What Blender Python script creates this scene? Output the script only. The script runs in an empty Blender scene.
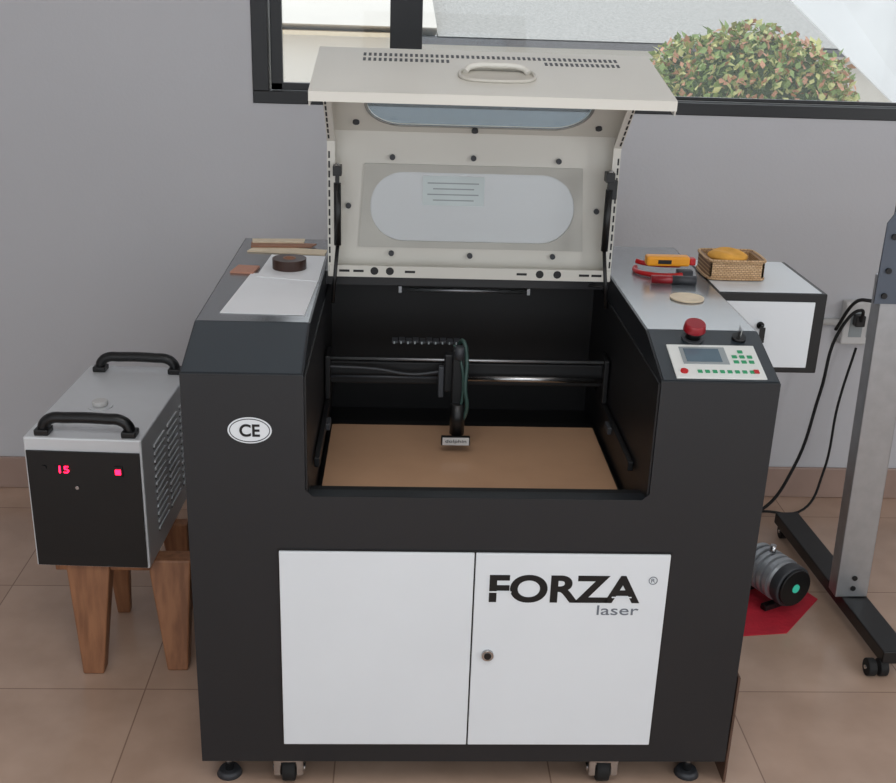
import bpy, bmesh, random
import numpy as np
from math import *
from mathutils import Vector, Matrix
random.seed(3)
sc=bpy.context.scene
try:
    sc.view_settings.view_transform='Standard'; sc.view_settings.look='None'
except Exception: pass
col=bpy.context.collection
def lin(c):
    r=[]
    for v in c:
        v/=255.; r.append(v/12.92 if v<=.04045 else ((v+.055)/1.055)**2.4)
    return tuple(r)+(1,)
# ---------------------------------------------------------------- materials
def mat(name,c,rough=.5,metal=0,var=.06,scale=8,bump=0,bscale=60,coat=0,spec=.5,emit=0,crough=.12):
    m=bpy.data.materials.new(name); m.use_nodes=True; nt=m.node_tree; b=nt.nodes['Principled BSDF']
    b.inputs['Roughness'].default_value=rough; b.inputs['Metallic'].default_value=metal
    b.inputs['Coat Weight'].default_value=coat; b.inputs['Coat Roughness'].default_value=crough
    b.inputs['Specular IOR Level'].default_value=spec
    tc=nt.nodes.new('ShaderNodeTexCoord'); n=nt.nodes.new('ShaderNodeTexNoise'); n.inputs['Scale'].default_value=scale; n.inputs['Detail'].default_value=4
    nt.links.new(tc.outputs['Object'],n.inputs['Vector'])
    r=nt.nodes.new('ShaderNodeValToRGB'); L=lin(c)
    r.color_ramp.elements[0].position=.3; r.color_ramp.elements[1].position=.7
    r.color_ramp.elements[0].color=tuple(v*(1-var) for v in L[:3])+(1,)
    r.color_ramp.elements[1].color=tuple(min(1,v*(1+var)) for v in L[:3])+(1,)
    nt.links.new(n.outputs['Fac'],r.inputs[0]); nt.links.new(r.outputs[0],b.inputs['Base Color'])
    if bump:
        n2=nt.nodes.new('ShaderNodeTexNoise'); n2.inputs['Scale'].default_value=bscale; n2.inputs['Detail'].default_value=3
        nt.links.new(tc.outputs['Object'],n2.inputs['Vector'])
        bp=nt.nodes.new('ShaderNodeBump'); bp.inputs['Strength'].default_value=bump; bp.inputs['Distance'].default_value=.01
        nt.links.new(n2.outputs['Fac'],bp.inputs['Height']); nt.links.new(bp.outputs[0],b.inputs['Normal'])
    if emit:
        b.inputs['Emission Color'].default_value=L; b.inputs['Emission Strength'].default_value=emit
    return m
M={}
M['char']=mat('charcoal_paint',(26,29,33),.36,0,.05,5,.02,300,coat=.15)
M['slate']=mat('slate_glare_tone',(46,54,60),.3,0,.05,5,.01,300,coat=.5)  # paler than the charcoal body: glare on the slopes put into the base
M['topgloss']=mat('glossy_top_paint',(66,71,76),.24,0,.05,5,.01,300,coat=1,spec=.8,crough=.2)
M['topright']=mat('glossy_top_paint_glare',(112,117,122),.24,0,.05,5,.01,300,coat=1,spec=.8,crough=.2)  # lighter than the left deck; window glare is painted into this colour
M['white']=mat('white_panel_paint',(226,230,233),.4,0,.02,4)
M['cream']=mat('cream_paint',(214,211,202),.42,0,.03,5)
M['creamd']=mat('cream_recess_shade',(196,192,182),.5,0,.03,5)  # darker copy of the cream: shade of the handle recess as colour
M['black']=mat('black_plastic',(15,15,16),.4,0,.1)
M['inner']=mat('cavity_black',(13,13,15),.5,0,.15)
M['rubber']=mat('black_rubber',(14,14,14),.75,0,.1)
M['steel']=mat('steel',(190,190,190),.25,1,.05)
M['alu']=mat('aluminium_brushed',(176,178,180),.38,.85,.06,30)
M['chil']=mat('silver_paint',(216,218,220),.35,.15,.03)
M['mdf']=mat('mdf_board',(196,156,124),.36,0,.06,6,.02,200,coat=.25)
M['card']=mat('brown_card',(156,112,88),.7,0,.12,20)
M['darkcard']=mat('dark_brown_board',(92,66,52),.7,0,.12,20)
M['paper']=mat('paper',(236,237,239),.6,0,.02)
M['wood']=mat('wood_light',(226,208,180),.6,0,.08,30)
M['red']=mat('red_plastic',(190,24,28),.35,0,.05)
M['dred']=mat('estop_red',(150,22,34),.3,0,.05,coat=.3)
M['orange']=mat('orange_plastic',(240,160,30),.4,0,.08)
M['green']=mat('green_button',(40,150,100),.5,0,.05)
M['lcd']=mat('lcd_glass',(96,116,128),.15,0,.1)
M['lcdbez']=mat('lcd_bezel',(150,158,160),.4)
M['greytxt']=mat('grey_ink',(110,116,124),.5)
M['panel']=mat('control_panel_overlay',(226,228,224),.4,0,.02)
M['led']=mat('red_led',(255,20,60),.4,0,0,emit=7)
M['teal']=mat('teal_label',(60,190,160),.5,0,.05,emit=.2)
M['tube']=mat('green_tube',(52,76,70),.4)
M['base']=mat('baseboard_tile',(160,136,124),.4,0,.08,6)
M['frame']=mat('window_frame_black',(18,18,21),.4,0,.08)
M['redcloth']=mat('red_cloth',(190,30,50),.8,0,.1,20,.3,80)
M['ceil']=mat('ceiling_paint',(228,228,228),.9)
M['outlet']=mat('outlet_plastic',(205,204,202),.5)
M['blue']=mat('bluegrey_paint',(84,92,104),.45)
M['darkgrey']=mat('dark_grey_plastic',(56,58,62),.5)
M['pumpgrey']=mat('cast_aluminium',(176,180,184),.42,.6,.08,30,.1,200)
M['wall']=mat('wall_paint',(197,197,200),.85,0,.02,1.2,.05,120)
def grain(name,c1,c2):
    m=bpy.data.materials.new(name); m.use_nodes=True; nt=m.node_tree; b=nt.nodes['Principled BSDF']; b.inputs['Roughness'].default_value=.45
    tc=nt.nodes.new('ShaderNodeTexCoord'); mp=nt.nodes.new('ShaderNodeMapping'); mp.inputs['Scale'].default_value=(40,40,3)
    n=nt.nodes.new('ShaderNodeTexNoise'); n.inputs['Scale'].default_value=1.5; n.inputs['Detail'].default_value=5
    r=nt.nodes.new('ShaderNodeValToRGB'); r.color_ramp.elements[0].color=lin(c1); r.color_ramp.elements[1].color=lin(c2); r.color_ramp.elements[0].position=.35; r.color_ramp.elements[1].position=.65
    nt.links.new(tc.outputs['Object'],mp.inputs[0]); nt.links.new(mp.outputs[0],n.inputs['Vector']); nt.links.new(n.outputs['Fac'],r.inputs[0]); nt.links.new(r.outputs[0],b.inputs['Base Color'])
    return m
M['stool']=grain('stool_wood',(128,84,56),(158,108,74))
def wicker():
    m=bpy.data.materials.new('wicker_weave'); m.use_nodes=True; nt=m.node_tree; b=nt.nodes['Principled BSDF']; b.inputs['Roughness'].default_value=.7
    tc=nt.nodes.new('ShaderNodeTexCoord'); k=nt.nodes.new('ShaderNodeTexBrick'); k.inputs['Scale'].default_value=60
    k.inputs['Color1'].default_value=lin((210,178,138)); k.inputs['Color2'].default_value=lin((190,156,114)); k.inputs['Mortar'].default_value=lin((140,106,76)); k.inputs['Mortar Size'].default_value=.04
    mp=nt.nodes.new('ShaderNodeMapping'); mp.inputs['Rotation'].default_value=(radians(90),0,0)
    nt.links.new(tc.outputs['Object'],mp.inputs[0]); nt.links.new(mp.outputs[0],k.inputs['Vector']); nt.links.new(k.outputs['Color'],b.inputs['Base Color'])
    return m
M['wicker']=wicker()
def tiles():
    m=bpy.data.materials.new('floor_tiles'); m.use_nodes=True; nt=m.node_tree; b=nt.nodes['Principled BSDF']
    b.inputs['Roughness'].default_value=.2; b.inputs['Specular IOR Level'].default_value=.55
    tc=nt.nodes.new('ShaderNodeTexCoord'); mp=nt.nodes.new('ShaderNodeMapping'); mp.inputs['Location'].default_value=(.27,-.33,0)
    k=nt.nodes.new('ShaderNodeTexBrick'); k.offset=0; k.squash=1; k.inputs['Scale'].default_value=1; k.inputs['Brick Width'].default_value=.45; k.inputs['Row Height'].default_value=.45
    k.inputs['Mortar Size'].default_value=.002; k.inputs['Mortar Smooth'].default_value=.4; k.inputs['Bias'].default_value=0
    k.inputs['Color1'].default_value=lin((194,166,146)); k.inputs['Color2'].default_value=lin((187,158,138)); k.inputs['Mortar'].default_value=lin((148,122,106))
    n=nt.nodes.new('ShaderNodeTexNoise'); n.inputs['Scale'].default_value=5; n.inputs['Detail'].default_value=6
    r=nt.nodes.new('ShaderNodeValToRGB'); r.color_ramp.elements[0].color=(.82,.8,.78,1); r.color_ramp.elements[1].color=(1,1,1,1); r.color_ramp.elements[0].position=.35; r.color_ramp.elements[1].position=.65
    mx=nt.nodes.new('ShaderNodeMix'); mx.data_type='RGBA'; mx.blend_type='MULTIPLY'; mx.inputs[0].default_value=1
    nt.links.new(tc.outputs['Object'],mp.inputs[0]); nt.links.new(mp.outputs[0],k.inputs['Vector']); nt.links.new(tc.outputs['Object'],n.inputs['Vector'])
    nt.links.new(n.outputs['Fac'],r.inputs[0]); nt.links.new(k.outputs['Color'],mx.inputs[6]); nt.links.new(r.outputs[0],mx.inputs[7]); nt.links.new(mx.outputs[2],b.inputs['Base Color'])
    return m
M['tiles']=tiles()
def clearish(name,c,di,gl):
    m=bpy.data.materials.new(name); m.use_nodes=True; nt=m.node_tree; nt.nodes.clear()
    o=nt.nodes.new('ShaderNodeOutputMaterial'); t=nt.nodes.new('ShaderNodeBsdfTransparent'); t.inputs[0].default_value=c
    d=nt.nodes.new('ShaderNodeBsdfDiffuse'); d.inputs[0].default_value=(.9,.9,.9,1); tl=nt.nodes.new('ShaderNodeBsdfTranslucent'); tl.inputs[0].default_value=(.92,.94,.94,1)
    g=nt.nodes.new('ShaderNodeBsdfGlossy'); g.inputs['Roughness'].default_value=.03
    a=nt.nodes.new('ShaderNodeMixShader'); a.inputs[0].default_value=.6; nt.links.new(d.outputs[0],a.inputs[1]); nt.links.new(tl.outputs[0],a.inputs[2])
    b=nt.nodes.new('ShaderNodeMixShader'); b.inputs[0].default_value=di; nt.links.new(t.outputs[0],b.inputs[1]); nt.links.new(a.outputs[0],b.inputs[2])
    e=nt.nodes.new('ShaderNodeMixShader'); e.inputs[0].default_value=gl; nt.links.new(b.outputs[0],e.inputs[1]); nt.links.new(g.outputs[0],e.inputs[2])
    nt.links.new(e.outputs[0],o.inputs[0]); return m
M['acryl']=clearish('acrylic_pane',(.97,.98,.98,1),.6,.04)
M['acryl2']=clearish('acrylic_pane_tinted',(.78,.88,.93,1),.15,.08)
M['glass']=clearish('window_glass',(.98,.99,.99,1),.02,.03)
# ---------------------------------------------------------------- builders
def empty(name,loc=(0,0,0)):
    e=bpy.data.objects.new(name,None); e.location=loc; e.empty_display_size=.05; col.objects.link(e); return e
def link(o,m,par,bevel=0,smooth=False):
    if m is not None and not o.data.materials: o.data.materials.append(M[m] if isinstance(m,str) else m)
    if o.name not in col.objects: col.objects.link(o)
    if par is not None:
        o.parent=par; o.matrix_parent_inverse=Matrix.Translation(-Vector(par.location))
    if bevel:
        b=o.modifiers.new('bevel','BEVEL'); b.width=bevel; b.segments=2; b.limit_method='ANGLE'; b.angle_limit=radians(40)
    if smooth:
        for p in o.data.polygons: p.use_smooth=True
    return o
def frombm(bm,name,m,par,bevel=0,smooth=False):
    bmesh.ops.recalc_face_normals(bm,faces=bm.faces)
    me=bpy.data.meshes.new(name); bm.to_mesh(me); bm.free()
    return link(bpy.data.objects.new(name,me),m,par,bevel,smooth)
def box(name,x0,x1,y0,y1,z0,z1,m,par=None,bevel=0,mw=None):
    bm=bmesh.new(); bmesh.ops.create_cube(bm,size=1)
    for v in bm.verts: v.co=Vector(((x0+x1)/2+v.co.x*(x1-x0),(y0+y1)/2+v.co.y*(y1-y0),(z0+z1)/2+v.co.z*(z1-z0)))
    if mw is not None: bm.transform(mw)
    return frombm(bm,name,m,par,bevel)
def boxes(name,lst,m,par=None,mw=None,bevel=0):
    bm=bmesh.new()
    for (x0,x1,y0,y1,z0,z1) in lst:
        r=bmesh.ops.create_cube(bm,size=1)
        for v in r['verts']: v.co=Vector(((x0+x1)/2+v.co.x*(x1-x0),(y0+y1)/2+v.co.y*(y1-y0),(z0+z1)/2+v.co.z*(z1-z0)))
    if mw is not None: bm.transform(mw)
    return frombm(bm,name,m,par,bevel)
def extr(name,prof,x0,x1,m,par=None,bevel=0):
    bm=bmesh.new(); a=[bm.verts.new((x0,y,z)) for y,z in prof]; b=[bm.verts.new((x1,y,z)) for y,z in prof]
    bm.faces.new(a); bm.faces.new(b[::-1]); n=len(prof)
    for i in range(n): bm.faces.new((a[i],b[i],b[(i+1)%n],a[(i+1)%n]))
    return frombm(bm,name,m,par,bevel)
def cyl(name,p0,p1,r,m,par=None,r2=None,seg=32,bevel=0,smooth=True):
    p0=Vector(p0);p1=Vector(p1); d=p1-p0; bm=bmesh.new()
    bmesh.ops.create_cone(bm,cap_ends=True,segments=seg,radius1=r,radius2=r if r2 is None else r2,depth=d.length)
    bm.transform(Matrix.Translation((p0+p1)/2)@d.to_track_quat('Z','Y').to_matrix().to_4x4())
    o=frombm(bm,name,m,par,bevel)
    if smooth:
        for p in o.data.polygons: p.use_smooth=len(p.vertices)==4
    return o
def cyls(name,lst,m,par=None,seg=12,mw=None):
    bm=bmesh.new()
    for p0,p1,r in lst:
        p0=Vector(p0);p1=Vector(p1); d=p1-p0
        bmesh.ops.create_cone(bm,cap_ends=True,segments=seg,radius1=r,radius2=r,depth=d.length,matrix=Matrix.Translation((p0+p1)/2)@d.to_track_quat('Z','Y').to_matrix().to_4x4())
    if mw is not None: bm.transform(mw)
    return frombm(bm,name,m,par)
def tomesh(o,name,m,par,mw=None,smooth=False):
    if o.name not in col.objects: col.objects.link(o)
    dg=bpy.context.evaluated_depsgraph_get(); dg.update()
    me=bpy.data.meshes.new_from_object(o.evaluated_get(dg)); bpy.data.objects.remove(o)
    if mw is not None: me.transform(mw)
    me.materials.clear()
    return link(bpy.data.objects.new(name,me),m,par,0,smooth)
def tube(name,pts,r,m,par=None,cyc=False,mw=None):
    cu=bpy.data.curves.new('c','CURVE'); cu.dimensions='3D'; s=cu.splines.new('BEZIER'); s.bezier_points.add(len(pts)-1)
    for b,p in zip(s.bezier_points,pts): b.co=p; b.handle_left_type=b.handle_right_type='AUTO'
    s.use_cyclic_u=cyc; s.resolution_u=8; cu.bevel_depth=r; cu.bevel_resolution=3; cu.use_fill_caps=True
    return tomesh(bpy.data.objects.new('c',cu),name,m,par,mw,True)
def rrect(cx,cy,w,h,r,n=10):
    o=[]
    for sx,sy,a0 in ((1,1,0),(-1,1,90),(-1,-1,180),(1,-1,270)):
        for i in range(n+1):
            a=radians(a0+90*i/n); o.append((cx+sx*(w/2-r)+r*cos(a),cy+sy*(h/2-r)+r*sin(a)))
    return o
def plate(name,loops,th,m,par,mw):
    cu=bpy.data.curves.new('c','CURVE'); cu.dimensions='2D'; cu.fill_mode='BOTH'; cu.extrude=th/2
    for L in loops:
        s=cu.splines.new('POLY'); s.points.add(len(L)-1)
        for p,q in zip(s.points,L): p.co=(q[0],q[1],0,1)
        s.use_cyclic_u=True
    return tomesh(bpy.data.objects.new('c',cu),name,m,par,mw)
def frame(o,x,y,n):
    m=Matrix.Identity(4)
    for i,a in enumerate((x,y,n)):
        a=Vector(a).normalized()
        for k in range(3): m[k][i]=a[k]
    for k in range(3): m[k][3]=o[k]
    return m
FRONT=lambda o: frame(o,(1,0,0),(0,0,1),(0,-1,0))
def text(name,body,x0,x1,z0,z1,mw,m,par,offset=0,ext=.0004):
    cu=bpy.data.curves.new('t','FONT'); cu.body=body; cu.size=1; cu.offset=offset; cu.extrude=.001
    o=tomesh(bpy.data.objects.new('t',cu),name,m,par)
    vs=o.data.vertices; xs=[v.co.x for v in vs]; ys=[v.co.y for v in vs]; a,b,c,d=min(xs),max(xs),min(ys),max(ys)
    for v in vs:
        v.co=mw@Vector((x0+(v.co.x-a)/(b-a)*(x1-x0), z0+(v.co.y-c)/(d-c)*(z1-z0), v.co.z/.001*ext+ext))
    return o
# ---------------------------------------------------------------- camera
th,yaw,ro=.3633,.0479,.0336
f=Vector((sin(yaw)*cos(th),cos(yaw)*cos(th),-sin(th))); r0=Vector((cos(yaw),-sin(yaw),0)); u0=r0.cross(f)
R=r0*cos(ro)+u0*sin(ro); U=-r0*sin(ro)+u0*cos(ro)
cd=bpy.data.cameras.new('camera'); cd.sensor_width=36; cd.lens=1086.85/896*36; cam=bpy.data.objects.new('camera',cd)
cam.matrix_world=frame((-.1476,-1.7863,1.5507),R,U,-f); col.objects.link(cam); sc.camera=cam
# ---------------------------------------------------------------- room
YW=1.38
box('floor',-3.2,3.4,-3.6,YW+.18,-.1,0,'tiles')
wx0,wx1,wz0,wz1=-.572,2.5,1.205,2.2
boxes('wall_back',[(-3.2,3.4,YW,YW+.18,0,wz0),(-3.2,3.4,YW,YW+.18,wz1,2.7),(-3.2,wx0,YW,YW+.18,wz0,wz1),(wx1,3.4,YW,YW+.18,wz0,wz1)],'wall')
box('wall_left',-3.3,-3.2,-3.6,YW+.18,0,2.7,'wall')
box('wall_right',3.4,3.5,-3.6,YW+.18,0,2.7,'wall')
box('ceiling',-3.3,3.5,-3.6,YW+.18,2.7,2.8,'ceil')
box('baseboard_back',-3.2,3.4,YW-.012,YW-.0005,.0005,.105,'base',None,.003)
box('baseboard_left',-3.1995,-3.188,-3.6,YW-.013,.0005,.105,'base',None,.003)
box('baseboard_right',3.388,3.3995,-3.6,YW-.013,.0005,.105,'base',None,.003)
w=empty('window_1',(.9,YW,1.6)); yf0,yf1=YW-.004,YW+.07
boxes('outer_frame',[(wx0+.0005,wx1-.0005,yf0,yf1,wz0+.0005,wz0+.034),(wx0+.0005,wx1-.0005,yf0,yf1,wz1-.04,wz1-.0005),(wx0+.0005,wx0+.045,yf0,yf1,wz0+.034,wz1-.04),(wx1-.05,wx1-.0005,yf0,yf1,wz0+.034,wz1-.04)],'frame',w,None,.002)
boxes('sash_frame',[(wx0+.05,-.19,YW+.02,YW+.045,wz0+.036,wz0+.056),(wx0+.05,wx0+.082,YW+.02,YW+.045,wz0+.036,wz1-.045),(-.19,-.10,YW+.015,YW+.045,wz0+.036,wz1-.045),(-.10,wx1-.06,YW+.046,YW+.064,wz0+.036,wz0+.046)],'frame',w,None,.002)
box('glass_pane',wx0+.045,wx1-.05,YW+.05,YW+.053,wz0+.036,wz1-.04,'glass',w)
# ---------------------------------------------------------------- exterior
M['conc']=mat('patio_concrete',(226,223,218),.8,0,.05,1.5)
M['pale']=mat('pale_render',(232,225,215),.85,0,.04,1)
M['roof']=mat('gravel_roof',(176,173,168),.9,0,.3,40)
M['tarp']=mat('white_tarp',(230,229,228),.7,0,.06,3)
M['eave']=mat('eave_dark',(108,106,108),.7)
box('exterior_patio',-8,12,YW+.19,6.75,-.1,.5,'conc')
nb=empty('neighbouring_building',(1,8,-.1))
box('rendered_wall',-6,6.0,7.0,7.2,-.1,1.12,'pale',nb)
box('eave_band',-.1,6.0,6.8,7.0,1.08,1.13,'eave',nb)
box('eave_band_left',-6,-.1,6.8,7.0,1.12,1.15,'wood',nb)
extr('roof_slope',[(6.8,1.14),(12,1.5),(12,1.44),(7.2,1.10)],.1,6.0,'roof',nb)
extr('pale_roof_slope',[(6.8,1.2),(12,1.7),(12,1.64),(7.2,1.12)],-6,.09,'pale',nb)
bm=bmesh.new()
tv=[bm.verts.new(c) for c in ((2.15,5.3,1.56),(3.45,5.2,.505),(6,5.2,.505),(6,5.5,2.0),(2.15,5.45,2.0))]
bm.faces.new(tv)
e=frombm(bm,'tarpaulin_screen','tarp',None); s=e.modifiers.new('s','SOLIDIFY'); s.thickness=.02
# bush
def leafmat(n,c): return mat(n,c,.5,0,.2,10)
bs=empty('hedge_bush',(1.46,3.5,.51))
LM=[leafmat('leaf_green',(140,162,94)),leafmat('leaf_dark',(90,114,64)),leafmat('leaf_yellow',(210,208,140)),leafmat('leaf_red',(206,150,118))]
V=[];F=[];MI=[]
for i in range(9500):
    while True:
        p=Vector((random.uniform(-1,1),random.uniform(-1,1),random.uniform(-.95,1)))
        if .62<p.length<1: break
    k=1.0+.10*(1-abs(p.x)) if p.z>.2 else 1
    lump=1+.07*sin(p.x*9+1)*cos(p.y*7)
    c=Vector((1.455+p.x*.55*lump,3.5+p.y*.4,1.04+p.z*.32*lump*k))
    q=Matrix.Rotation(random.uniform(0,6.28),3,'Z')@Matrix.Rotation(random.uniform(-1.2,1.2),3,'X')@Matrix.Rotation(random.uniform(-1,1),3,'Y')
    L=random.uniform(.024,.044); b=len(V)
    for a in ((0,0,0),(L*.4,L*.5,.003),(0,L*1.2,0),(-L*.4,L*.5,.003)): V.append(tuple(c+q@Vector(a)))
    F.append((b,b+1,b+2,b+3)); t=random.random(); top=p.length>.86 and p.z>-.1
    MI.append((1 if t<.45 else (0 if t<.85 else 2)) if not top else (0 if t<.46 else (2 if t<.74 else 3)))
me=bpy.data.meshes.new('foliage'); me.from_pydata(V,[],F); 
for m_ in LM: me.materials.append(m_)
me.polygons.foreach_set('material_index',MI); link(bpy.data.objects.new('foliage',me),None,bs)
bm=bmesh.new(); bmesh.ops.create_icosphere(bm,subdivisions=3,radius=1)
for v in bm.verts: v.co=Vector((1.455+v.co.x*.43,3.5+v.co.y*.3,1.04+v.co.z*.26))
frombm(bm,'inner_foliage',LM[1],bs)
for k in range(5):
    cyl('stem_%d'%k,(1.36+.05*k,3.5+.02*(k%2),.508),(1.16+.15*k,3.5,.95),.015,'card',bs,seg=8)
# ---------------------------------------------------------------- laser cutter
W=.529; OP=.315; z0,z1,y1,z2,y2=.072,.8970,.157,.9424,.8416
lc=empty('laser_cutter',(0,.42,0))
prof=[(0,z0),(0,z1),(y1,z2),(y2,z2),(y2,z0)]
extr('pod_left',prof,-W,-OP,'char',lc,.001); extr('pod_right',prof,OP,W,'char',lc,.001)
ny,nz=-(z2-z1),y1; nl=hypot(ny,nz); ny/=nl;nz/=nl; ty,tz=y1/nl,(z2-z1)/nl
def slope(x,t): return frame((x,t*ty,z1+t*tz),(1,0,0),(0,ty,tz),(0,ny,nz))
for nm,a,b in (('slope_panel_left',-W+.003,-OP-.004),('slope_panel_right',OP+.004,W-.003)):
    box(nm,a,b,.002,nl-.002,.0002,.0015,'slate',lc,0,slope(0,0))
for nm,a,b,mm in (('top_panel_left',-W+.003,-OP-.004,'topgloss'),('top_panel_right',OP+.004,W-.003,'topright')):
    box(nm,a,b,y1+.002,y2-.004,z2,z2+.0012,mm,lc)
plate('front_skin',[[(-W,z0),(W,z0),(W,z1-.001),(OP,z1-.001),(OP,.676),(OP-.013,.663),(-OP+.013,.663),(-OP,.676),(-OP,z1-.001),(-W,z1-.001)]],.002,'char',lc,FRONT((0,-.001,0)))
box('front_panel',-OP,OP,.0005,.03,z0,.6625,'char',lc,.001)
box('rear_cover',-OP+.001,OP-.001,.545,y2,z2-.03,z2,'char',lc)
box('rear_panel',-OP+.001,OP-.001,y2-.02,y2,z0,z2-.03,'char',lc)
box('bottom_pan',-OP+.001,OP-.001,.03,y2-.02,z0,z0+.02,'inner',lc)
box('bed_base',-OP+.001,OP-.001,.0305,.75,.545,.56,'inner',lc)
for s in(-1,1): box('cavity_liner_%d'%(s+2),min(s*(OP-.0005),s*(OP-.004)),max(s*(OP-.0005),s*(OP-.004)),.002,.75,.56,.892,'inner',lc)
box('cavity_back_wall',-OP+.004,OP-.004,.70,.71,.56,z2-.03,'inner',lc)
box('cavity_front_liner',-OP+.004,OP-.004,.0302,.034,.56,.66,'inner',lc)
boxes('bed_frame',[(-.308,.308,.16,.185,.56,.583),(-.308,.308,.535,.56,.56,.583),(-.308,-.302,.185,.535,.56,.583),(.302,.308,.185,.535,.56,.583)]+[(-.302+i*.025,-.3+i*.025,.185,.535,.56,.5795) for i in range(25)],'black',lc)
box('front_rim',-.312,.312,.035,.06,.56,.655,'inner',lc)
FY=-.002
GX=-.001
box('door_left',-.365,GX-.0015,FY-.006,FY-.0002,.118,.552,'white',lc,.0015)
box('door_right',GX+.0015,.367,FY-.006,FY-.0002,.118,.552,'white',lc,.0015)
boxes('door_gasket',[(-.368,.370,FY-.0015,FY-.0001,.115,.555)],'black',lc)
cyl('door_lock',(.031,FY-.012,.331),(.031,FY-.0058,.331),.0115,'steel',lc); cyl('lock_core',(.031,FY-.0135,.331),(.031,FY-.0115,.331),.007,'black',lc)
F0=FRONT((0,FY-.006,0))
text('logo_text','FORZA',.028,.316,.448,.508,F0,'black',lc,.03)
text('logo_subtext','laser',.236,.316,.422,.443,F0,'greytxt',lc,.002)
plate('trademark_ring',[rrect(.338,.498,.017,.017,.0084),rrect(.338,.498,.014,.014,.0069)],.0006,'greytxt',lc,FRONT((0,FY-.0065,0)))
text('trademark_letter','R',.3345,.342,.494,.502,F0,'greytxt',lc)
boxes('stencil_cut',[(.026,.070,FY-.0073,FY-.0067,.4695,.4725),(.262,.300,FY-.0073,FY-.0067,.4600,.4625)],'white',lc)
plate('ce_sticker',[[(-.411+.039*cos(a*pi/24),.792+.025*sin(a*pi/24)) for a in range(48)]],.0006,'white',lc,FRONT((0,FY-.0005,0)))
plate('ce_sticker_ring',[[(-.411+.036*cos(a*pi/24),.792+.0225*sin(a*pi/24)) for a in range(48)],[(-.411+.0345*cos(a*pi/24),.792+.021*sin(a*pi/24)) for a in range(48)]],.0006,'slate',lc,FRONT((0,FY-.001,0)))
text('ce_text','CE',-.429,-.393,.780,.804,FRONT((0,FY-.0009,0)),'black',lc,.022)
# control panel on slope
S=slope(0,0)
box('control_panel',.343,.506,.006,.110,.0015,.0045,'panel',lc,.001,S)
box('lcd_bezel',.364,.448,.048,.101,.0046,.0056,'lcdbez',lc,0,S)
box('lcd_screen',.371,.436,.054,.095,.0057,.0062,'lcd',lc,0,S)
bl=[]
for i in range(9):
    if i!=0: bl.append((.371+i*.0135,.379+i*.0135,.021,.029,.0045,.006))
for i,(a,b) in enumerate([(0,0),(1,0),(2,0),(0,1),(1,1),(2,1),(1,2)]): bl.append((.457+a*.014,.466+a*.014,.052+b*.016,.060+b*.016,.0045,.006))
boxes('green_buttons',bl,'green',lc,S)
boxes('red_buttons',[(.486,.495,.020,.030,.006,.0072)],'red',lc,S)
cyl('red_round_button',S@Vector((.360,.025,.0045)),S@Vector((.360,.025,.007)),.007,'red',lc)
c=Vector((.398,.135,0))
cyl('estop_collar',S@(c+Vector((0,0,.0015))),S@(c+Vector((0,0,.005))),.021,'darkgrey',lc)
cyl('estop_stem',S@(c+Vector((0,0,.005))),S@(c+Vector((0,0,.026))),.014,'black',lc)
cyl('estop_head',S@(c+Vector((0,0,.020))),S@(c+Vector((0,0,.036))),.0215,'dred',lc,r2=.019,bevel=.002)
c=Vector((.485,.135,0))
cyl('key_switch_collar',S@(c+Vector((0,0,.0015))),S@(c+Vector((0,0,.008))),.013,'black',lc)
box('key_blade',.484,.486,.127,.143,.008,.026,'steel',lc,0,S)
# extension box (laser tube cover)
ex0,ex1,ey0,ey1,ez0,ez1=.530,.768,.435,.72,.762,.9424
box('tube_box_body',ex0,ex1,ey0,ey1,ez0,ez1,'black',lc,.003)
box('tube_box_top',ex0+.004,ex1-.012,ey0+.006,ey1-.006,ez1,ez1+.001,'white',lc)
box('tube_box_door',ex0+.010,ex1-.026,ey0-.004,ey0-.0005,ez0+.014,ez1-.018,'white',lc,.001)
cyl('tube_box_lock',(.628,ey0-.008,.872),(.628,ey0-.004,.872),.008,'black',lc)
boxes('tube_box_key',[(.626,.630,ey0-.022,ey0-.008,.868,.876),(.622,.634,ey0-.024,ey0-.021,.838,.872)],'black',lc)
# casters and feet
for i,x in enumerate((-.36,.285)):
    for j,yy in enumerate((.045,.76)):
        n='caster_%d_%d'%(i,j)
        box(n+'_plate',x-.035,x+.035,yy-.035,yy+.03,z0-.006,z0,'steel',lc)
        boxes(n+'_fork',[(x-.030,x-.014,yy-.030,yy+.02,.020,.064),(x+.014,x+.030,yy-.030,yy+.02,.020,.064),(x-.030,x+.030,yy-.034,yy+.015,.056,.066)],'steel',lc,None,.003)
        cyl(n+'_wheel',(x-.0135,yy-.01,.0285),(x+.0135,yy-.01,.0285),.028,'rubber',lc,bevel=.003)
        cyl(n+'_hub',(x-.033,yy-.01,.0285),(x+.033,yy-.01,.0285),.009,'steel',lc)
for i,x in enumerate((-.485,.47)):
    for j,yy in enumerate((.05,.79)):
        cyl('levelling_foot_%d_%d'%(i,j),(x,yy,.0003),(x,yy,.012),.026,'darkgrey',lc,r2=.02)
        cyl('levelling_bolt_%d_%d'%(i,j),(x,yy,.012),(x,yy,z0),.009,'steel',lc)
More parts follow.
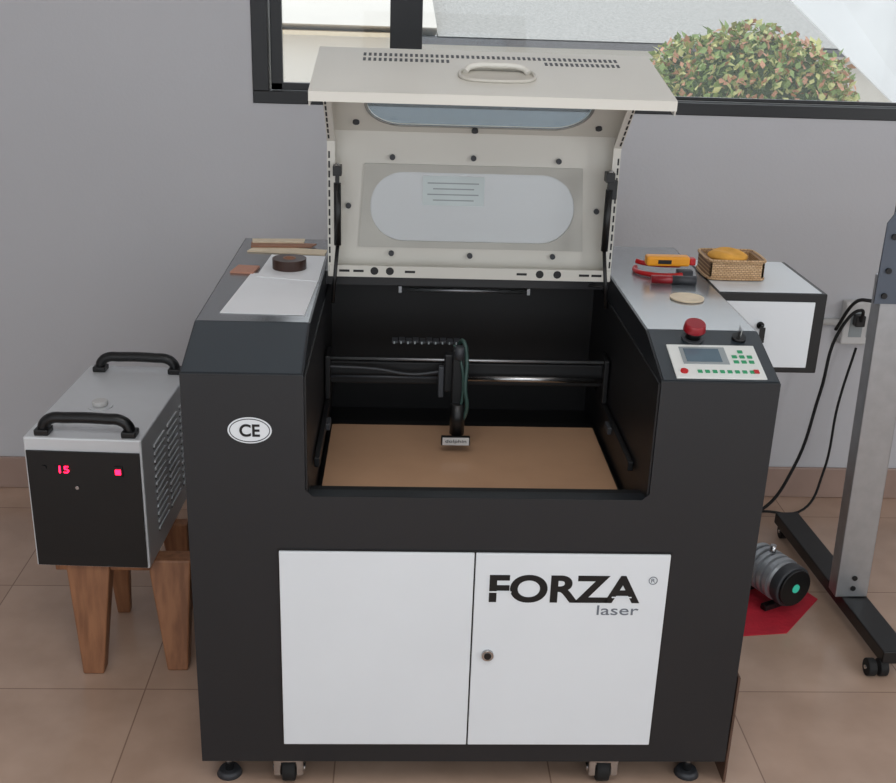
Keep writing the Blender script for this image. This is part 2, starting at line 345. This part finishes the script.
# gantry
gy=.44
box('gantry_beam',-.302,.302,gy+.012,gy+.05,.715,.765,'inner',lc,.003)
cyl('gantry_upper_rod',(-.305,gy-.002,.777),(.305,gy-.002,.777),.003,'alu',lc)
cyl('gantry_rail',(-.02,gy,.735),(.305,gy,.735),.0065,'steel',lc)
cyl('gantry_rail_far',(-.305,gy,.735),(-.02,gy,.735),.003,'darkgrey',lc)
tube('belt',[(-.30,gy-.008,.76),(-.2,gy-.008,.756),(-.12,gy-.008,.745),(-.06,gy-.008,.752)],.003,'darkgrey',lc)
for s in(-1,1):
    box('side_rail_%d'%(s+2),min(s*.309,s*.298),max(s*.309,s*.298),.12,.68,.665,.685,'inner',lc,.002)
    box('rail_carriage_%d'%(s+2),min(s*.309,s*.297),max(s*.309,s*.297),gy-.015,gy+.055,.685,.785,'inner',lc,.003)
    box('rail_block_%d'%(s+2),min(s*.309,s*.29),max(s*.309,s*.29),.30,.34,.665,.68,'darkgrey',lc,.002)
hx=-.022
box('head_carriage',hx-.03,hx+.022,gy-.035,gy-.01,.715,.80,'black',lc,.003)
box('head_block',hx-.014,hx+.014,gy-.06,gy-.035,.66,.82,'black',lc,.003)
box('head_side_plate',hx-.042,hx-.03,gy-.03,gy-.012,.70,.77,'darkgrey',lc,.002)
cyl('head_lens_tube',(hx,gy-.06,.63),(hx,gy-.06,.70),.016,'black',lc)
cyl('head_nozzle',(hx,gy-.06,.605),(hx,gy-.06,.63),.006,'steel',lc,r2=.012)
cyl('head_mirror_knob',(hx,gy-.062,.80),(hx,gy-.062,.828),.010,'darkgrey',lc)
box('head_bracket',hx-.034,hx+.028,gy-.082,gy-.072,.610,.63,'black',lc,.001)
box('head_label',hx-.031,hx+.026,gy-.0835,gy-.082,.6115,.6285,'outlet',lc)
text('head_label_text','dolphin',hx-.025,hx+.020,.6155,.6245,FRONT((0,gy-.0838,0)),'black',lc)
tube('air_hose',[(hx,gy-.03,.825),(hx+.008,gy-.05,.836),(hx+.016,gy-.06,.80),(hx+.014,gy-.07,.74),(hx+.019,gy-.07,.69),(hx+.010,gy-.06,.655)],.0042,'tube',lc)
tube('head_wire',[(hx-.01,gy-.03,.82),(hx+.002,gy-.062,.80),(hx+.010,gy-.066,.74),(hx+.006,gy-.064,.69)],.003,'tube',lc)
boxes('cable_chain',[(-.165+i*.015,-.165+i*.015+.0125,gy+.02,gy+.045,.806+.0015*(i%2),.811+.0015*(i%2)) for i in range(10)],'darkgrey',lc)
boxes('cable_chain_teeth',[(-.162+i*.015,-.162+i*.015+.003,gy+.016,gy+.02,.806,.811) for i in range(10)],'lcdbez',lc)
cyl('interior_lamp_tube',(-.15,.66,.872),(.15,.66,.872),.005,'alu',lc)
boxes('interior_lamp_brackets',[(-.153,-.146,.655,.70,.865,.88),(.146,.153,.655,.70,.865,.88)],'alu',lc)
box('mdf_sheet',-.3,.3,.195,.52,.5832,.5892,'mdf',None,.0008)
# ---------------- lid
LW=.304
P=[Vector((.52,.947)),Vector((.52,1.25)),Vector((.313,1.425)),Vector((.048,1.3715))]
Q=[Vector((.485,.947)),Vector((.485,1.232)),Vector((.30,1.388)),Vector((.053,1.348))]
def sect(i):
    a,b=P[i],P[i+1]; d=(b-a); l=d.length; d/=l; n=(-d.y,d.x)
    return frame((0,a.x,a.y),(1,0,0),(0,d.x,d.y),(0,n[0],n[1])),l
A,la=sect(0); B,lb=sect(1); Cc,lcn=sect(2)
def rect(x0,x1,y0,y1): return [(x0,y0),(x1,y0),(x1,y1),(x0,y1)]
plate('lid_main_panel',[rect(-LW,LW,0,la),rrect(.002,.146,.436,.148,.072)],.0025,'cream',lc,A)
plate('lid_slope_panel',[rect(-LW,LW,0,lb),rrect(.004,.103,.45,.15,.072)],.0025,'cream',lc,B)
plate('lid_front_panel',[rect(-LW,LW,0,lcn)],.0025,'cream',lc,Cc)
sideprof=[(p.x,p.y) for p in P]+[(p.x,p.y) for p in Q[::-1]]
for s in(-1,1):
    a,b=sorted((s*LW,s*(LW-.0025))); extr('lid_side_%d'%(s+2),sideprof,a,b,'cream',lc)
    for k,(u,v) in enumerate(((Q[0],Q[1]),(Q[1],Q[2]))):
        d=v-u; l=d.length; d/=l; fm=frame((0,u.x,u.y),(1,0,0),(0,d.x,d.y),(0,-d.y,d.x))
        a,b=sorted((s*LW,s*(LW-.016)))
        box('lid_flange_%d_%d'%(s+2,k),a,b,0,l,-.001,.001,'cream',lc,0,fm)
        n=int(l/.02); xx=s*(LW-.004)
        boxes('lid_slots_%d_%d'%(s+2,k),[(xx-.0018,xx+.0018,.01+i*.02,.024+i*.02,.001,.0014) for i in range(n-1)],'black',lc,fm)
box('lid_front_edge',-LW,LW,.047,.0495,1.356,1.372,'cream',lc)
box('lid_bottom_flange',-LW+.003,LW-.003,.482,.518,.9475,.951,'cream',lc)
box('lid_bottom_lip',-LW+.003,LW-.003,.480,.483,.9475,.972,'cream',lc)
cyls('lid_bottom_holes',[((x,.4795,.961),(x,.4801,.961),.0085) for x in(-.205,-.172,.150,.188)],'black',lc,20)
boxes('lid_bottom_slots',[(x,x+.022,.4795,.4801,.958,.963) for x in(-.28,-.25,-.14,.1,.235,.262)],'black',lc)
M['lidplate']=mat('window_retainer',(186,184,176),.45)
plate('lid_window_retainer',[[(-.240,.058),(.244,.058),(.232,.236),(-.228,.236)],rrect(.002,.146,.436,.148,.072)],.003,'lidplate',lc,A@Matrix.Translation((0,0,.003)))
plate('lid_window_pane',[rrect(.002,.146,.446,.156,.075)],.002,'acryl',lc,A@Matrix.Translation((0,0,-.003)))
plate('lid_upper_window_pane',[rrect(.004,.103,.46,.16,.075)],.002,'acryl2',lc,B@Matrix.Translation((0,0,-.003)))
plate('lid_upper_window_rim',[rrect(.004,.103,.462,.162,.078),rrect(.004,.103,.45,.15,.072)],.002,'steel',lc,B@Matrix.Translation((0,0,.002)))
cyls('lid_screws',[((x,y,.003),(x,y,.008),.006) for x,y in((-.17,.250),(.18,.250),(-.17,.045),(0,.043),(.18,.045),(-.262,.146),(.268,.146),(.0,.252))],'darkgrey',lc,12,A)
cyls('lid_upper_screws',[((x,y,.001),(x,y,.006),.007) for x,y in((-.245,.035),(.255,.035),(0,.014))],'darkgrey',lc,12,B)
M['label']=mat('label_film',(206,216,216),.5)
box('warning_label',-.105,.026,.150,.212,-.0015,-.0008,'label',lc,0,A)
boxes('warning_label_text',[(-.095+.012*(i%2),.014-.01*(i%2),.196-.012*i,.1985-.012*i,-.0008,-.0004) for i in range(4)],'lcdbez',lc,A)
vs=[]
for i in range(50):
    x=-.222+i*.0093
    vs.append((x,x+.005,.034,.052,-.0018,-.0012))
    if x<-.07 or x>.10: vs.append((x,x+.005,.066,.084,-.0018,-.0012))
boxes('lid_vents',vs,'darkgrey',lc,Cc)
hr=[(x,y,-.004) for x,y in rrect(.012,.160,.130,.07,.03,3)]
tube('lid_handle',hr,.003,'creamd',lc,True,Cc)
plate('lid_handle_recess',[rrect(.012,.160,.125,.065,.028)],.001,'creamd',lc,Cc@Matrix.Translation((0,0,-.0015)))
tube('lid_handle_grip',[(-.043,.150,-.005),(-.035,.138,-.010),(.012,.134,-.013),(.059,.138,-.010),(.067,.150,-.005)],.0055,'cream',lc,False,Cc)
for s in(-1,1):
    x=s*(LW-.022)
    cyl('gas_strut_body_%d'%(s+2),(x,.462,1.02),(x,.462,1.15),.0075,'black',lc)
    cyl('gas_strut_rod_%d'%(s+2),(x,.462,1.15),(x,.464,1.19),.004,'steel',lc)
    cyl('gas_strut_lower_%d'%(s+2),(s*(LW-.012),.44,.90),(x,.462,1.02),.004,'black',lc)
    boxes('gas_strut_bracket_%d'%(s+2),[(x-.009,x+.009,.455,.484,1.165,1.185),(x-.004,x+.016*s if s>0 else x+.004,.458,.47,1.13,1.17)],'black',lc,None,.001)
cyl('lid_prop_rod',(.20,.66,.90),(.300,.50,.93),.003,'black',lc)
# ---------------------------------------------------------------- items on the cutter
ZT=z2+.0016
def sheet(name,pts,z,th,m,par=None):
    bm=bmesh.new(); v=[bm.verts.new((x,y,z)) for x,y in pts]; fc=bm.faces.new(v)
    r=bmesh.ops.extrude_face_region(bm,geom=[fc])
    for e_ in r['geom']:
        if isinstance(e_,bmesh.types.BMVert): e_.co.z+=th
    return frombm(bm,name,m,par)
sheet('paper_sheet',[(-.490,.205),(-.330,.200),(-.322,.50),(-.470,.50)],ZT,.0012,'paper')
sheet('paper_sheet.001',[(-.455,.47),(-.322,.44),(-.322,.66),(-.445,.665)],ZT+.0014,.0012,'paper')
sheet('cardboard_sheet',[(-.505,.695),(-.325,.672),(-.322,.72),(-.49,.75)],ZT,.003,'wood')
sheet('cardboard_sheet.001',[(-.50,.725),(-.36,.735),(-.35,.765),(-.505,.775)],ZT+.0034,.003,'card')
sheet('cardboard_sheet.002',[(-.50,.755),(-.38,.762),(-.38,.80),(-.505,.79)],ZT+.0068,.003,'wood')
sheet('leather_swatch',[(-.515,.50),(-.465,.495),(-.458,.555),(-.505,.56)],ZT,.004,mat('leather_tan',(186,134,112),.6))
tp=empty('tape_roll',(-.388,.56,ZT+.003))
M['tape']=mat('tape_brown',(60,38,30),.35)
def ring(name,c,ro_,ri,h,m,par):
    return plate(name,[[(ro_*cos(a*pi/24),ro_*sin(a*pi/24)) for a in range(48)],[(ri*cos(a*pi/24),ri*sin(a*pi/24)) for a in range(48)]],h,m,par,Matrix.Translation(Vector(c)+Vector((0,0,h/2))))
ring('tape_winding',(-.392,.545,ZT+.003),.037,.014,.022,'tape',tp); ring('tape_core',(-.392,.545,ZT+.003),.014,.010,.023,'card',tp)
cyl('wooden_disc',(.446,.372,ZT),(.446,.372,ZT+.004),.035,'wood')
pk=empty('pliers',(.42,.60,ZT))
tube('red_handle_1',[(.385,.61,ZT+.006),(.378,.58,ZT+.006),(.395,.55,ZT+.006),(.445,.535,ZT+.006),(.475,.541,ZT+.007)],.0055,'red',pk)
tube('red_handle_2',[(.385,.61,ZT+.02),(.40,.60,ZT+.018),(.445,.585,ZT+.018),(.48,.585,ZT+.018)],.0055,'red',pk)
box('pliers_jaw',.468,.503,.55,.57,ZT+.001,ZT+.014,'darkgrey',pk,.002)
mk=empty('marker_pen',(.44,.50,ZT))
cyl('pen_body',(.395,.490,ZT+.0095),(.48,.485,ZT+.0095),.009,'dred',mk); cyl('pen_cap',(.44,.4875,ZT+.0095),(.492,.4845,ZT+.0095),.0098,'darkgrey',mk)
sd=empty('utility_knife',(.44,.60,ZT))
box('knife_body',.395,.492,.545,.575,ZT+.024,ZT+.046,'orange',sd,.005); box('knife_slider',.42,.45,.5435,.545,ZT+.030,ZT+.039,'black',sd,.0005); box('knife_tip',.492,.506,.550,.570,ZT+.026,ZT+.042,'red',sd,.003)
# basket
bk=empty('wicker_basket',(.60,.60,ZT+.001)); bx0,bx1,by0,by1,bz=.533,.655,.530,.635,ZT+.0012; bh=.042
boxes('basket_walls',[(bx0,bx1,by0,by0+.006,bz,bz+bh),(bx0,bx1,by1-.006,by1,bz,bz+bh),(bx0,bx0+.006,by0,by1,bz,bz+bh),(bx1-.006,bx1,by0,by1,bz,bz+bh),(bx0,bx1,by0,by1,bz,bz+.004)],'wicker',bk,None,.001)
for z_ in (.003,bh):
    tube('basket_rope_%d'%int(z_*1000),[(x,y,bz+z_) for x,y in rrect((bx0+bx1)/2,(by0+by1)/2,bx1-bx0+.004,by1-by0+.004,.012,2)],.0035,'wicker',bk,True)
bm=bmesh.new(); bmesh.ops.create_icosphere(bm,subdivisions=4,radius=1)
for v in bm.verts:
    k=1+.18*sin(v.co.x*5+v.co.y*4); v.co=Vector((.585+v.co.x*.045,(by0+by1)/2+v.co.y*.042,bz+.042+v.co.z*.015*k))
frombm(bm,'folded_cloth',mat('cloth_orange',(226,166,70),.8,0,.15,25,.3,60),bk,0,True)
# ---------------------------------------------------------------- chiller on stool
dx=-.018
cx0,cx1,cy0,cy1,cz0,cz1=-.943+dx-.004,-.692+dx+.003,.412,.885,.272,.590
ch=empty('water_chiller',((cx0+cx1)/2,cy0,cz0))
box('chiller_body',cx0,cx1,cy0,cy1,cz0,cz1,'chil',ch,.004)
box('chiller_front_panel',cx0+.005,cx1-.005,cy0-.004,cy0-.0002,cz0+.004,cz1-.030,'black',ch,.001)
box('chiller_display',-.882+dx,-.852+dx,cy0-.006,cy0-.004,.508,.526,'inner',ch)
text('chiller_digits','15',-.872+dx,-.850+dx,.509,.526,FRONT((0,cy0-.006,0)),'led',ch,.01)
box('chiller_power_switch',-.752+dx,-.732+dx,cy0-.008,cy0-.004,.504,.528,'black',ch,.001); box('chiller_switch_led',-.748+dx,-.736+dx,cy0-.0095,cy0-.008,.510,.522,'led',ch)
cyl('chiller_knob',(-.835+dx,cy0-.009,.475),(-.835+dx,cy0-.004,.475),.004,'steel',ch); cyl('chiller_keyhole',(-.905+dx,cy0-.007,.52),(-.905+dx,cy0-.004,.52),.006,'inner',ch)
for n,yy in (('front',.437),('rear',.845)):
    zt=cz1; a,b=cx0+.038,cx1-.030
    tube('handle_%s'%n,[(a,yy,zt+.002),(a+.003,yy,zt+.022),(a+.018,yy,zt+.035),(a+.05,yy,zt+.038),(b-.05,yy,zt+.038),(b-.018,yy,zt+.035),(b-.003,yy,zt+.022),(b,yy,zt+.002)],.0125,'black',ch)
    boxes('handle_feet_%s'%n,[(a-.016,a+.016,yy-.018,yy+.018,zt,zt+.014),(b-.016,b+.016,yy-.018,yy+.018,zt,zt+.014)],'black',ch,None,.003)
cyl('filler_flange',(-.835+dx,.60,cz1),(-.835+dx,.60,cz1+.003),.028,'chil',ch); cyl('filler_cap',(-.835+dx,.60,cz1+.003),(-.835+dx,.60,cz1+.016),.018,'outlet',ch,bevel=.003)
lv=[]
for r_ in range(12):
    for c_ in range(3): lv.append((cx1,cx1+.004,.50+c_*.12,.59+c_*.12,.325+r_*.019,.332+r_*.019))
lv2=[(a,b+.0005,c,d,e_-.004,e_) for a,b,c,d,e_,f_ in lv]
boxes('louvres',lv,'chil',ch,None,.0015); boxes('louvre_gaps',[(a,cx1+.001,c,d,e_,f_) for a,b,c,d,e_,f_ in lv2],'inner',ch)
ch.rotation_euler=(0,0,-.045)
st=empty('wooden_stool',(-.77,.55,0))
box('stool_seat',-.93,-.715,.43,.70,.252,.2715,'stool',st,.004)
def leg(n,b,t,wb,wt,zt=.2712):
    bm=bmesh.new(); lo=[bm.verts.new((b[0]+sx*wb,b[1]+sy*wb*.8,.0005)) for sx,sy in((-1,-1),(1,-1),(1,1),(-1,1))]; hi=[bm.verts.new((t[0]+sx*wt,t[1]+sy*wt*.5,zt)) for sx,sy in((-1,-1),(1,-1),(1,1),(-1,1))]
    bm.faces.new(lo); bm.faces.new(hi)
    for i in range(4): bm.faces.new((lo[i],lo[(i+1)%4],hi[(i+1)%4],hi[i]))
    frombm(bm,n,'stool',st,.004)
leg('leg_1',(-.852,.405),(-.853,.447),.024,.050); leg('leg_2',(-.660,.42),(-.674,.47),.024,.050)
leg('leg_3',(-.845,.66),(-.845,.64),.016,.032); leg('leg_4',(-.69,.68),(-.70,.64),.018,.034)
# ---------------------------------------------------------------- plotter stand
ps=empty('plotter_stand',(1.05,.75,0))
def barbox(n,p,q,w_,h_,m,par,bevel=.003):
    p=Vector(p);q=Vector(q); d=(q-p); l=d.length; z=Vector((0,0,1)); 
    if abs(d.normalized().z)>.9: z=Vector((0,1,0))
    s_=d.cross(z).normalized(); t_=s_.cross(d).normalized(); mw=frame(p,s_,d,t_)
    return box(n,-w_/2,w_/2,0,l,-h_/2,h_/2,m,par,bevel,mw)
barbox('foot_bar',(1.060,.39,.055),(1.030,1.12,.055),.07,.035,'black',ps)
for i,(x,y) in enumerate(((1.018,.40),(1.03,1.09))):
    cyl('caster_wheel_%d'%i,(x-.025,y,.0225),(x-.004,y,.0225),.022,'rubber',ps,bevel=.003)
    cyl('caster_wheel_b%d'%i,(x+.004,y,.0225),(x+.025,y,.0225),.022,'rubber',ps,bevel=.003)
    cyl('caster_axle_%d'%i,(x-.028,y,.0225),(x+.028,y,.0225),.005,'steel',ps)
barbox('post',(1.040,.66,.073),(1.018,.66,.93),.085,.05,'alu',ps)
cyls('post_bolts',[((1.04,.632,.10),(1.04,.636,.10),.007),((1.04,.632,.13),(1.04,.636,.13),.007)],'black',ps)
bp_=[(.958,.87),(1.12,.87),(1.12,1.12),(.995,1.12),(.958,1.06)]
plate('bracket_plate',[bp_],.006,'blue',ps,FRONT((0,.628,0)))
box('bracket_arm',1.00,1.16,.632,.70,1.0,1.11,'blue',ps,.006)
cyls('bracket_bolts',[((x,.620,z),(x,.625,z),.007) for x in(.978,1.05) for z in(.89,.95,1.03)],'black',ps)
box('plotter_crossbar',1.09,2.3,.63,.69,.90,.97,'alu',ps,.003)
barbox('post_far',(2.30,.66,.073),(2.34,.66,.93),.08,.05,'alu',ps); barbox('foot_bar_far',(2.3,.40,.055),(2.3,1.20,.055),.07,.035,'black',ps)
for i,y in enumerate((.43,1.16)): cyl('far_caster_%d'%i,(2.28,y,.0195),(2.32,y,.0195),.0192,'rubber',ps)
ot=empty('wall_outlet',(1.28,YW,.6))
box('outlet_box',1.205,1.34,YW-.035,YW-.0005,.535,.67,'outlet',ot,.005)
boxes('outlet_sockets',[(1.225,1.265,YW-.037,YW-.035,.56,.64),(1.28,1.32,YW-.037,YW-.035,.56,.64)],'lcdbez',ot)
cyl('conduit',(.80,YW-.012,.60),(1.205,YW-.012,.60),.0105,'outlet',ot)
boxes('plug',[(1.23,1.26,YW-.065,YW-.037,.60,.635)],'black',ot,None,.004)
pc=empty('power_cable',(1.1,1.3,0))
tube('cable_drop',[(1.245,YW-.066,.62),(1.23,YW-.085,.66),(1.18,1.30,.60),(1.14,1.28,.40),(1.09,1.27,.15),(1.0,1.25,.012),(.85,1.20,.007),(.72,1.10,.007),(.80,1.0,.007),(.92,1.02,.007)],.005,'rubber',pc)
tube('cable_second',[(1.25,YW-.05,.53),(1.22,YW-.06,.35),(1.20,1.3,.12),(1.14,1.26,.012),(.98,1.22,.02),(.84,1.12,.007),(.72,.99,.007)],.004,'rubber',pc)
tube('cable_arch',[(1.16,1.29,.60),(1.17,1.22,.70),(1.16,1.10,.745),(1.12,.95,.77),(1.10,.85,.79)],.005,'rubber',pc)
# ---------------------------------------------------------------- pump on red cloth
sheet('red_mat',[(.735,.560),(.86,.575),(1.0,.74),(.955,.84),(.80,.84),(.73,.72)],.0004,.002,'redcloth')
ap=empty('air_pump',(.87,.72,.003))
ax=Vector((.42,-.9,0)).normalized(); c0=Vector((.832,.80,.084))
cyl('pump_body',c0,c0+ax*.13,.052,'pumpgrey',ap)
cyls('pump_fins',[(c0+ax*(.008+.022*i),c0+ax*(.020+.022*i),.060) for i in range(5)],'pumpgrey',ap,32)
cyl('pump_end_cap',c0+ax*.12,c0+ax*.150,.058,'darkgrey',ap,bevel=.004); cyl('pump_end_face',c0+ax*.150,c0+ax*.158,.052,'black',ap,bevel=.002); cyl('pump_end_label',c0+ax*.158,c0+ax*.160,.012,'teal',ap)
cyl('pump_rear_cap',c0-ax*.03,c0,.045,'black',ap)
barbox('pump_foot_front',c0+ax*.11+Vector((-.05,-.02,-.072)),c0+ax*.11+Vector((.05,.03,-.072)),.02,.016,'black',ap,.002)
barbox('pump_foot_rear',c0+ax*.01+Vector((-.05,-.02,-.072)),c0+ax*.01+Vector((.05,.03,-.072)),.02,.016,'black',ap,.002)
boxes('pump_mounts',[(c0.x-.012,c0.x+.012,c0.y-.012,c0.y+.012,.012,.04),(c0.x+.03,c0.x+.055,c0.y-.11,c0.y-.09,.012,.04)],'black',ap)
cyl('pump_outlet',c0+ax*.06+Vector((0,0,.05)),c0+ax*.06+Vector((0,0,.08)),.008,'steel',ap)
box('plywood_offcut',.540,.545,.02,.40,.0005,.26,'darkcard',None)
# ---------------------------------------------------------------- light
wd=bpy.data.worlds.new('world'); sc.world=wd; wd.use_nodes=True; nt=wd.node_tree; bg=nt.nodes['Background']
bg.inputs[0].default_value=(.90,.95,1,1); bg.inputs[1].default_value=1.4
def area(name,loc,rot,sx,sy,e,c=(1,1,1)):
    l=bpy.data.lights.new(name,'AREA'); l.shape='RECTANGLE'; l.size=sx; l.size_y=sy; l.energy=e; l.color=c
    o=bpy.data.objects.new(name,l); o.location=loc; o.rotation_euler=rot; col.objects.link(o); return o
area('ceiling_light',(-.2,-1.4,2.66),(0,0,0),1.6,1.2,22,(.98,.99,1))
dl=area('doorway_daylight',(3.3,-1.5,1.5),(0,0,0),1.0,1.1,30,(.96,.98,1))
dl.rotation_euler=(Vector((-.6,.9,.8))-Vector((3.3,-1.5,1.5))).to_track_quat('-Z','Y').to_euler()
